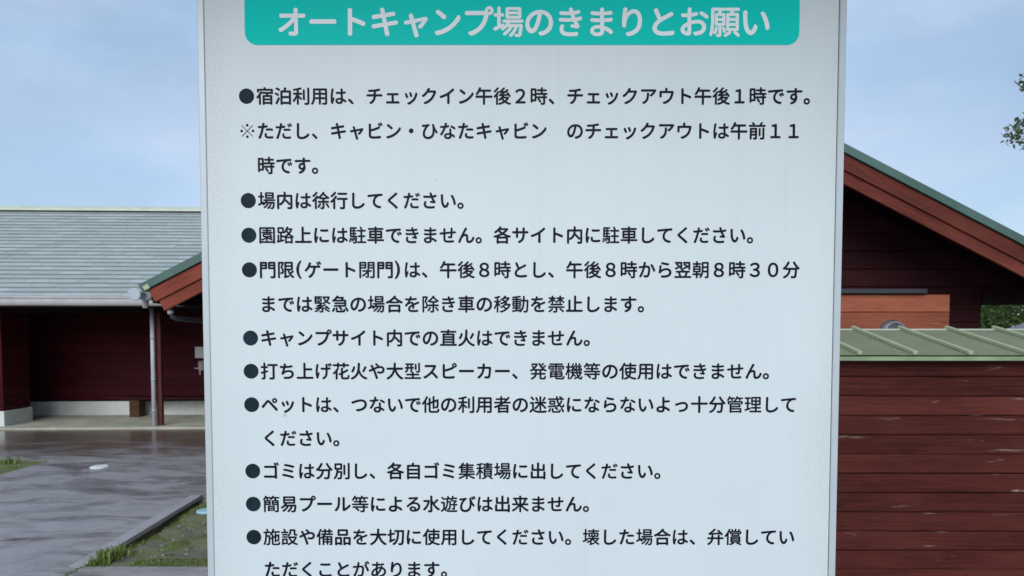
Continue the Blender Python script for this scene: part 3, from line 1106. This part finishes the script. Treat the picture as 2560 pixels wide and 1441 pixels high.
o = link('plank', plank_mesh(BX1 - BX0 - 0.1, ztop - zb0 - 0.003, 0.022), 'red_board', ls, ((BX0 + BX1) / 2, SWY + 0.004, (ztop + zb0) / 2))
plank_wall(ls, BX0 + 0.05, BX1 - 0.05, SWY, 0.015, zb0, BPIT, 'red_board', 0.0032, 6)
box('wall_core', BX0 + 0.06, BX1 - 0.06, SWY + 0.023, SWY + 0.06, 0.0, ztop, 'dark_beam', ls)
plank_wall_side(ls, BX0 + 0.06, SWY + 0.03, DT - 0.05, 0.015, zb0, BPIT, 'red_board', -1)
plank_wall_side(ls, BX1 - 0.06, SWY + 0.03, DT - 0.05, 0.015, zb0, BPIT, 'red_board', 1)
box('rear_wall', BX0 + 0.09, BX1 - 0.09, DT - 0.08, DT - 0.05, 0.0, ze + 0.02, 'dark_board', ls)

# ------------------------------------------------------------------ small far shed, shrubs and trees behind
SY = 12.6
s0 = at(2509, 826, SY)
s1 = at(2562, 803, SY)
ss = (s1[1] - s0[1]) / (s1[0] - s0[0])
fs_ = thing('grey_shed', 'small shed with a grey metal roof standing by the shrubs', 'shed', (s0[0], SY, -0.16), R(-34))
fs_["_base"] = (0, 0, -0.16)
H0 = s0[1]
pts = [(0, H0), (1.3, H0 + ss * 1.3), (2.6, H0), (2.6, H0 - 0.11), (1.3, H0 + ss * 1.3 - 0.11), (0, H0 - 0.11)]
prism('roof', pts, 0, 1.9, 'shed_roof', fs_)
prism('wall', [(0.18, -0.16), (0.18, H0 - 0.05), (1.3, H0 + ss * 1.3 - 0.12), (2.42, H0 - 0.05), (2.42, -0.16)], 0.15, 1.8, 'shed_wall', fs_)
box('door', 0.9, 1.7, 0.12, 0.149, -0.1, 1.5, 'shed_roof', fs_, 0.004)


def leaf_cloud(name, lobes, n, size, mat, parent, seed=1, trail=None):
    """many folded leaves spread through the volume of several lobes (centre, radii)"""
    rnd = random.Random(seed)
    vs, fs = [], []
    wts = [l_[1][0] * l_[1][1] * l_[1][2] for l_ in lobes]
    picks = rnd.choices(range(len(lobes)), weights=wts, k=n)
    for q in picks:
        (cx, cy, cz), (rx, ry, rz) = lobes[q]
        while True:
            p = Vector((rnd.uniform(-1, 1), rnd.uniform(-1, 1), rnd.uniform(-1, 1)))
            if 0.12 < p.length < 1:
                break
        p = p.normalized() * (p.length ** 0.55)
        pos = Vector((cx + p.x * rx, cy + p.y * ry, cz + p.z * rz))
        if noise.noise(pos * 2.6 + Vector((seed, 0, 0))) < -0.12:
            continue
        add_leaf(vs, fs, rnd, pos, size * rnd.uniform(0.6, 1.3))
    me = bpy.data.meshes.new(name)
    me.from_pydata(vs, [], fs)
    return link(name, me, mat, parent, parent["_base"])


def add_leaf(vs, fs, rnd, pos, s):
    d = Vector((rnd.gauss(0, 1), rnd.gauss(0, 1), rnd.gauss(-0.3, 0.7))).normalized()
    side = d.cross(Vector((rnd.gauss(0, 1), rnd.gauss(0, 1), rnd.gauss(0, 1)))).normalized()
    up = d.cross(side)
    b = len(vs)
    w_ = s * 0.27
    vs += [tuple(pos), tuple(pos + d * s * .45 + side * w_ + up * s * .08), tuple(pos + d * s), tuple(pos + d * s * .45 - side * w_ + up * s * .08)]
    fs += [(b, b + 1, b + 2), (b, b + 2, b + 3)]


def limb_mesh(segs):
    bm = bmesh.new()
    for (p0, p1, r0, r1) in segs:
        p0, p1 = Vector(p0), Vector(p1)
        d = (p1 - p0).normalized()
        ref = Vector((0, 0, 1)) if abs(d.z) < 0.9 else Vector((1, 0, 0))
        u = d.cross(ref).normalized(); v = d.cross(u)
        A = [bm.verts.new(p0 + (u * math.cos(k * math.pi / 4) + v * math.sin(k * math.pi / 4)) * r0) for k in range(8)]
        B = [bm.verts.new(p1 + (u * math.cos(k * math.pi / 4) + v * math.sin(k * math.pi / 4)) * r1) for k in range(8)]
        for k in range(8):
            bm.faces.new((A[k], A[(k + 1) % 8], B[(k + 1) % 8], B[k]))
        bm.faces.new(A); bm.faces.new(B)
    return bm_mesh(bm, "limb", True)


def tree(name, label, base, h, lobes, n, size, mat, seed, cat='tree', group=None):
    t = thing(name, label, cat, base, 0, group)
    rnd = random.Random(seed)
    segs = [((0, 0, -0.05), (0.04, 0.02, h * 0.35), h * 0.024, h * 0.019), ((0.04, 0.02, h * 0.35), (0.0, 0.05, h * 0.8), h * 0.019, h * 0.007)]
    for (c, r_) in lobes:
        st = Vector((0.03, 0.03, h * rnd.uniform(0.35, 0.6)))
        c = Vector(c)
        mid = st.lerp(c, 0.55) + Vector((rnd.gauss(0, .08), rnd.gauss(0, .08), 0.1))
        segs += [(st, mid, h * 0.009, h * 0.006), (mid, c, h * 0.006, h * 0.002)]
        for _ in range(3):
            e = c + Vector((rnd.uniform(-1, 1) * r_[0], rnd.uniform(-1, 1) * r_[1], rnd.uniform(-.6, .8) * r_[2]))
            segs.append((mid.lerp(c, rnd.random()), e, h * 0.003, h * 0.001))
    link('trunk', limb_mesh(segs), 'bark', t, base)
    leaf_cloud('crown', lobes, n, size, mat, t, seed)
    return t


# tree beside the house: only the tips of its crown reach into the view
TY = 10.6
tx, tz = at(2560, 222, TY)
tb = (tx + 1.81, TY, -0.16)
lob = [((-0.65, -0.1, tz - 0.1), (0.85, 0.9, 0.75)), ((0.3, 0.4, tz + 0.6), (1.0, 1.0, 0.8)), ((0.5, -0.4, tz - 0.6), (0.95, 0.9, 0.6)),
       ((-1.30, 0.0, tz + 0.36), (0.56, 0.4, 0.36)), ((-1.40, 0.1, tz - 0.42), (0.58, 0.4, 0.28)), ((-1.0, 0.2, tz + 0.75), (0.45, 0.5, 0.4)), ((1.1, 0.2, tz), (0.9, 0.9, 0.9))]
tree('leafy_tree', 'leafy green tree with loose crown tips beside the gabled house', tb, tz + 1.2, lob, 34000, 0.085, 'leaf', 5)
# shrubs seen through the open porch
sh = [(8.7, 15.4, 3.0, 'leaf_dark', 'tall dark green shrub behind the open porch of the house', 21),
      (10.4, 15.9, 3.3, 'leaf_bright', 'yellow green shrub growing next to the grey shed', 22),
      (7.6, 14.6, 2.3, 'leaf_bright', 'light green bush close behind the house corner', 23),
      (12.2, 15.0, 3.2, 'leaf_dark', 'broad dark shrub beyond the grey shed', 24)]
for (x_, y_, h_, mt, lab, sd_) in sh:
    rnd = random.Random(sd_)
    lb_ = [((rnd.uniform(-.7, .7), rnd.uniform(-.5, .5), h_ * rnd.uniform(0.25, 0.8)), (rnd.uniform(.5, .9), rnd.uniform(.5, .8), rnd.uniform(.4, .7))) for _ in range(9)]
    lb_.append(((0, 0, h_ * 0.5), (1.1, 0.8, h_ * 0.5)))
    tree('shrub', lab, (x_, y_, -0.16), h_, lb_, 15000, 0.12, mt, sd_, 'shrub')

# ------------------------------------------------------------------ notice sign
D = 1.397
xl = at(508.6, HOR, D)[0]
xr = at(2100.0, HOR, D)[0]
XC = (xl + xr) / 2
W2 = (xr - xl) / 2
ztop = at(1280, -150, D)[1]
zbot = 0.78
sg = thing('rules_sign', 'large white campground rules sign with teal title bar and dark lettering', 'sign', (XC, D, 0))
FW = 0.0130
HZ = ztop + 0.24
pz = (ztop + zbot) / 2
bm = bmesh.new()
add_box(bm, -W2 + FW + 0.0002, W2 - FW - 0.0014, 0.0, 0.02, zbot + FW - pz, ztop - FW - pz)
link('panel', bm_mesh(bm), 'panel', sg, (XC, D, pz))
box('frame_strip', xl, xl + FW, D - 0.0022, D + 0.030, zbot, ztop, 'frame_metal', sg, 0.0014)
box('frame_strip', xr - FW, xr, D - 0.0022, D + 0.030, zbot, ztop, 'frame_metal', sg, 0.0014)
box('frame_strip', xl + FW + 0.0005, xr - FW - 0.0005, D - 0.0022, D + 0.030, zbot, zbot + FW - 0.001, 'frame_metal', sg, 0.0014)
box('frame_strip', xl + FW + 0.0005, xr - FW - 0.0005, D - 0.0022, D + 0.030, ztop - FW + 0.001, ztop, 'frame_metal', sg, 0.0014)
box('backing', xl + 0.004, xr - 0.004, D + 0.021, D + 0.029, zbot + 0.004, ztop - 0.004, 'vent_dark', sg)
for xq in (XC - 0.38, XC + 0.38):
    box('post', xq - 0.03, xq + 0.03, D + 0.0305, D + 0.09, 0.002, HZ + 0.078, 'frame_metal', sg, 0.004)
# hood added out of view to shade the top of the panel
bm = bmesh.new()
hp = [(D - 0.66, HZ - 0.02), (D - 0.66, HZ + 0.01), (D + 0.02, HZ + 0.13), (D + 0.30, HZ + 0.055), (D + 0.30, HZ + 0.025), (D + 0.02, HZ + 0.09)]
a = [bm.verts.new((xl - 0.40, *p)) for p in hp]
b = [bm.verts.new((xr + 0.40, *p)) for p in hp]
bm.faces.new(a); bm.faces.new(list(reversed(b)))
for i in range(6):
    bm.faces.new((a[i], b[i], b[(i + 1) % 6], a[(i + 1) % 6]))
link('hood', bm_mesh(bm), 'shade_hood_metal', sg, (0, 0, 0))


# ---- lettering: glyph outlines, corners rounded, strokes thickened
GCACHE = {}


def flat(sp):
    """contour of one bezier spline as list of pieces between sharp corners"""
    bp = sp.bezier_points
    n = len(bp)
    pts, corner = [], []
    for i in range(n):
        p0, p1 = bp[i], bp[(i + 1) % n]
        a, h1, h2, d = p0.co.xy, p0.handle_right.xy, p1.handle_left.xy, p1.co.xy
        pts.append(a.copy()); corner.append(True)
        ch = d - a
        if ch.length < 1e-9:
            continue
        dev = max(abs((h1 - a).cross(ch)), abs((h2 - a).cross(ch))) / ch.length
        if dev > 0.002:
            for k in range(1, 6):
                t = k / 6
                pts.append(a * (1 - t) ** 3 + h1 * 3 * t * (1 - t) ** 2 + h2 * 3 * t * t * (1 - t) + d * t ** 3)
                corner.append(False)
    out, oc = [], []
    for p, c in zip(pts, corner):
        if out and (p - out[-1]).length < 1e-5:
            oc[-1] = oc[-1] or c
            continue
        out.append(p); oc.append(c)
    if len(out) > 1 and (out[0] - out[-1]).length < 1e-5:
        out.pop(); oc.pop()
    return out, oc


def area(p):
    return 0.5 * sum(p[i].cross(p[(i + 1) % len(p)]) for i in range(len(p)))


def cut(poly, d0, d1):
    """trim a polyline by d0 at its start and d1 at its end"""
    def trim(pl, d):
        pl = pl[:]
        while d > 0 and len(pl) > 1:
            s = (pl[1] - pl[0]).length
            if s > d:
                pl[0] = pl[0].lerp(pl[1], d / s)
                break
            d -= s
            pl.pop(0)
        return pl
    a = trim(poly, d0)
    a = trim(list(reversed(a)), d1)
    return list(reversed(a))


def rounded(pts, cor, sgn, rad):
    n = len(pts)
    idx = []
    kind = {}
    for i in range(n):
        if not cor[i]:
            continue
        a = (pts[i] - pts[i - 1]).normalized()
        b = (pts[(i + 1) % n] - pts[i]).normalized()
        an = math.atan2(a.cross(b), a.dot(b)) * sgn
        if abs(an) > R(32):
            idx.append(i); kind[i] = an > 0
    if len(idx) < 2:
        return pts
    res = []
    m_ = len(idx)
    pieces = []
    for q in range(m_):
        i, j = idx[q], idx[(q + 1) % m_]
        pl = [pts[i]]
        k = i
        while True:
            k = (k + 1) % n
            pl.append(pts[k])
            if k == j:
                break
        ln = sum((pl[z + 1] - pl[z]).length for z in range(len(pl) - 1))
        d0 = min(rad, ln * 0.49) if kind[i] else 0
        d1 = min(rad, ln * 0.49) if kind[j] else 0
        pieces.append((cut(pl, d0, d1), kind[i], pts[i]))
    for q in range(m_):
        pl, conv, v = pieces[q]
        prev = pieces[q - 1][0]
        if conv:
            A, B = prev[-1], pl[0]
            c1, c2 = A.lerp(v, 0.56), B.lerp(v, 0.56)
            for k in (1, 2, 3, 4):
                t = k / 5
                res.append(A * (1 - t) ** 3 + c1 * 3 * t * (1 - t) ** 2 + c2 * 3 * t * t * (1 - t) + B * t ** 3)
            res += pl
        else:
            res += pl[1:] if res else pl
    out = []
    for p in res:
        if not out or (p - out[-1]).length > 4e-4:
            out.append(p)
    if (out[0] - out[-1]).length < 4e-4:
        out.pop()
    return out


def dilate(pts, amt, sgn):
    n = len(pts)
    out = []
    for i in range(n):
        a = (pts[i] - pts[i - 1]).normalized()
        b = (pts[(i + 1) % n] - pts[i]).normalized()
        na = Vector((a.y, -a.x)) * sgn
        nb = Vector((b.y, -b.x)) * sgn
        s = na + nb
        if s.length < 1e-4:
            s = na.copy()
        s.normalize()
        k = max(0.5, s.dot(na))
        out.append(pts[i] + s * amt / k)
    return out


def glyph(ch, amt):
    key = (ch, amt)
    if key in GCACHE:
        return GCACHE[key]
    if ch == '※':                      # reference mark: thin diagonal cross and four dots
        res = []
        for sx_ in (1, -1):
            d, n_ = Vector((1, sx_)).normalized(), Vector((-sx_, 1)).normalized()
            pl = [d * u * 0.42 + n_ * v * 0.018 for u, v in ((-1, -1), (1, -1), (1, 1), (-1, 1))]
            res.append(pl if area(pl) > 0 else pl[::-1])
        for cx, cy in ((0.31, 0), (-0.31, 0), (0, 0.31), (0, -0.31)):
            res.append([Vector((cx + 0.072 * math.cos(k * math.pi / 8), cy + 0.072 * math.sin(k * math.pi / 8))) for k in range(16)])
        GCACHE[key] = res
        return res
    cu = bpy.data.curves.new("glyph", 'FONT')
    cu.body = ch
    ob = bpy.data.objects.new("glyph", cu)
    C.objects.link(ob)
    dg = bpy.context.evaluated_depsgraph_get()
    oe = ob.evaluated_get(dg)
    c2 = oe.to_curve(dg)
    cont = [flat(s) for s in c2.splines if len(s.bezier_points) > 1]
    oe.to_curve_clear()
    bpy.data.objects.remove(ob)
    bpy.data.curves.remove(cu)
    cont = [c for c in cont if len(c[0]) > 2]
    npts = sum(len(c[0]) for c in cont)
    big = max(cont, key=lambda c: abs(area(c[0])))
    sgn = 1 if area(big[0]) > 0 else -1
    # busy characters get thinner strokes
    ncorner = sum(sum(1 for q in c[1] if q) for c in cont)
    a_ = amt * (1.0 if ncorner < 34 else 0.88 if ncorner < 52 else 0.70)
    res = [dilate(rounded(p, c, sgn, 0.040), a_, sgn) for p, c in cont]
    GCACHE[key] = res
    return res


def wind(pt, cont):
    w_ = 0
    for pl in cont:
        n = len(pl)
        for i in range(n):
            a, b = pl[i], pl[(i + 1) % n]
            if (a.y <= pt.y) != (b.y <= pt.y):
                if a.x + (pt.y - a.y) / (b.y - a.y) * (b.x - a.x) > pt.x:
                    w_ += 1 if b.y > a.y else -1
    return w_


FCACHE = {}


def glyph_fill(ch, amt):
    """triangles of one character; crossing outlines are resolved by winding number"""
    key = (ch, amt)
    if key not in FCACHE:
        cont = glyph(ch, amt)
        vs, es = [], []
        for pl in cont:
            b = len(vs)
            vs += [v.copy() for v in pl]
            es += [(b + i, b + (i + 1) % len(pl)) for i in range(len(pl))]
        ov, oe, of = delaunay_2d_cdt(vs, es, [], 0, 1e-5)[:3]
        tri = []
        for f in of:
            c = sum((ov[i] for i in f), Vector((0, 0))) / len(f)
            if wind(c, cont) != 0:
                tri.append(tuple(f))
        FCACHE[key] = (ov, tri)
    return FCACHE[key]


def text_mesh(name, items, amt):
    """items: (char, x, z, size) with x,z the centre of the character cell, in the sign plane"""
    V, T_ = [], []
    for ch, cx, cz, s in items:
        if ch in '　 ':
            continue
        ov, tri = glyph_fill(ch, amt)
        ox, oy, k = 0.5, 0.372, 1.0
        if ch in '()':
            ox, oy, k = (0.20, 0.232, 1.05)
        elif ch == '※':
            ox, oy, k = 0.0, 0.0, 1.0
        b = len(V)
        V += [(cx + (v.x - ox) * s * k, 0.0, cz + (v.y - oy) * s * k) for v in ov]
        T_ += [tuple(b + i for i in t) for t in tri]
    me = bpy.data.meshes.new(name)
    me.from_pydata(V, [], T_)
    return me


bar_x0, bar_zb = at(612, 113, D)
bar_x1, _ = at(1998, 113, D)
_, bar_zt = at(1280, -24, D)
bar_x0 = (at(612, 60, D)[0])
bar_x1 = (at(1998.5, 60, D)[0])
rad = 0.0225
bm = bmesh.new()
ring = []
for (cx, cz, a0) in ((bar_x1 - rad, bar_zt - rad, 0), (bar_x0 + rad, bar_zt - rad, 90), (bar_x0 + rad, bar_zb + rad, 180), (bar_x1 - rad, bar_zb + rad, 270)):
    for k in range(9):
        an = R(a0 + k * 90 / 8)
        ring.append(bm.verts.new((cx + rad * math.cos(an), 0, cz + rad * math.sin(an))))
bm.faces.new(ring)
tb_ = link('title_bar', bm_mesh(bm), 'teal', sg, (0, D - 0.0006, 0))
title = "オートキャンプ場のきまりとお願い"
tx0, tzc = at(692, 56, D)
tx1, _ = at(1927, 56, D)
tp = (tx1 - tx0) / len(title)
me = text_mesh('title_lettering', [(c, tx0 + tp * (i + .5), tzc, tp * 1.03) for i, c in enumerate(title)], 0.026)
tl_ = link('title_lettering', me, 'title_ink', tb_)
tl_.location = (0, -0.0006, 0)

PITCHC = 45.6 / 1615.0 * (2 * W2)
X0 = xl + 0.0722
rows = [("●宿泊利用は、チェックイン午後２時、チェックアウト午後１時です。", 241),
        ("※ただし、キャビン・ひなたキャビン　のチェックアウトは午前１１", 328),
        ("　時です。", 414.5),
        ("●場内は徐行してください。", 502),
        ("●園路上には駐車できません。各サイト内に駐車してください。", 588.5),
        ("●門限(ゲート閉門)は、午後８時とし、午後８時から翌朝８時３０分", 675),
        ("　までは緊急の場合を除き車の移動を禁止します。", 761),
        ("●キャンプサイト内での直火はできません。", 845.5),
        ("●打ち上げ花火や大型スピーカー、発電機等の使用はできません。", 928.5),
        ("●ペットは、つないで他の利用者の迷惑にならないよっ十分管理して", 1012),
        ("　ください。", 1096),
        ("●ゴミは分別し、各自ゴミ集積場に出してください。", 1178),
        ("●簡易プール等による水遊びは出来ません。", 1260.5),
        ("●施設や備品を大切に使用してください。壊した場合は、弁償してい", 1343),
        ("　ただくことがあります。", 1424)]
bul = lathe([(0.0, 0.0), (0.01405, 0.0)], 40)
bul.transform(Matrix.Rotation(math.pi / 2, 4, 'X'))
for txt, py in rows:
    zc = at(1280, py, D)[1]
    items = []
    x = X0
    for ch in txt:
        adv = PITCHC * (0.5 if ch in '()' else 1.0)
        if ch == '●':
            link('bullet', bul, 'bullet_ink', sg, (x + PITCHC * 0.49, D - 0.0006, zc))
        else:
            items.append((ch, x + adv / 2, zc, PITCHC * 1.0))
        x += adv
    run = []
    for q, it in enumerate(items):
        if it[0] != '　':
            run.append(it)
        if run and (it[0] in '　、。' or q == len(items) - 1):
            lt = link('lettering', text_mesh('lettering', run, 0.023), 'ink', sg)
            lt.location = (-XC, -0.0006, 0)
            run = []

for o in sg.children:
    if o.name.startswith('title_bar'):
        o.location = (-XC, -0.0006, 0)
for o in list(bpy.data.objects):
    if "_base" in o:
        del o["_base"]
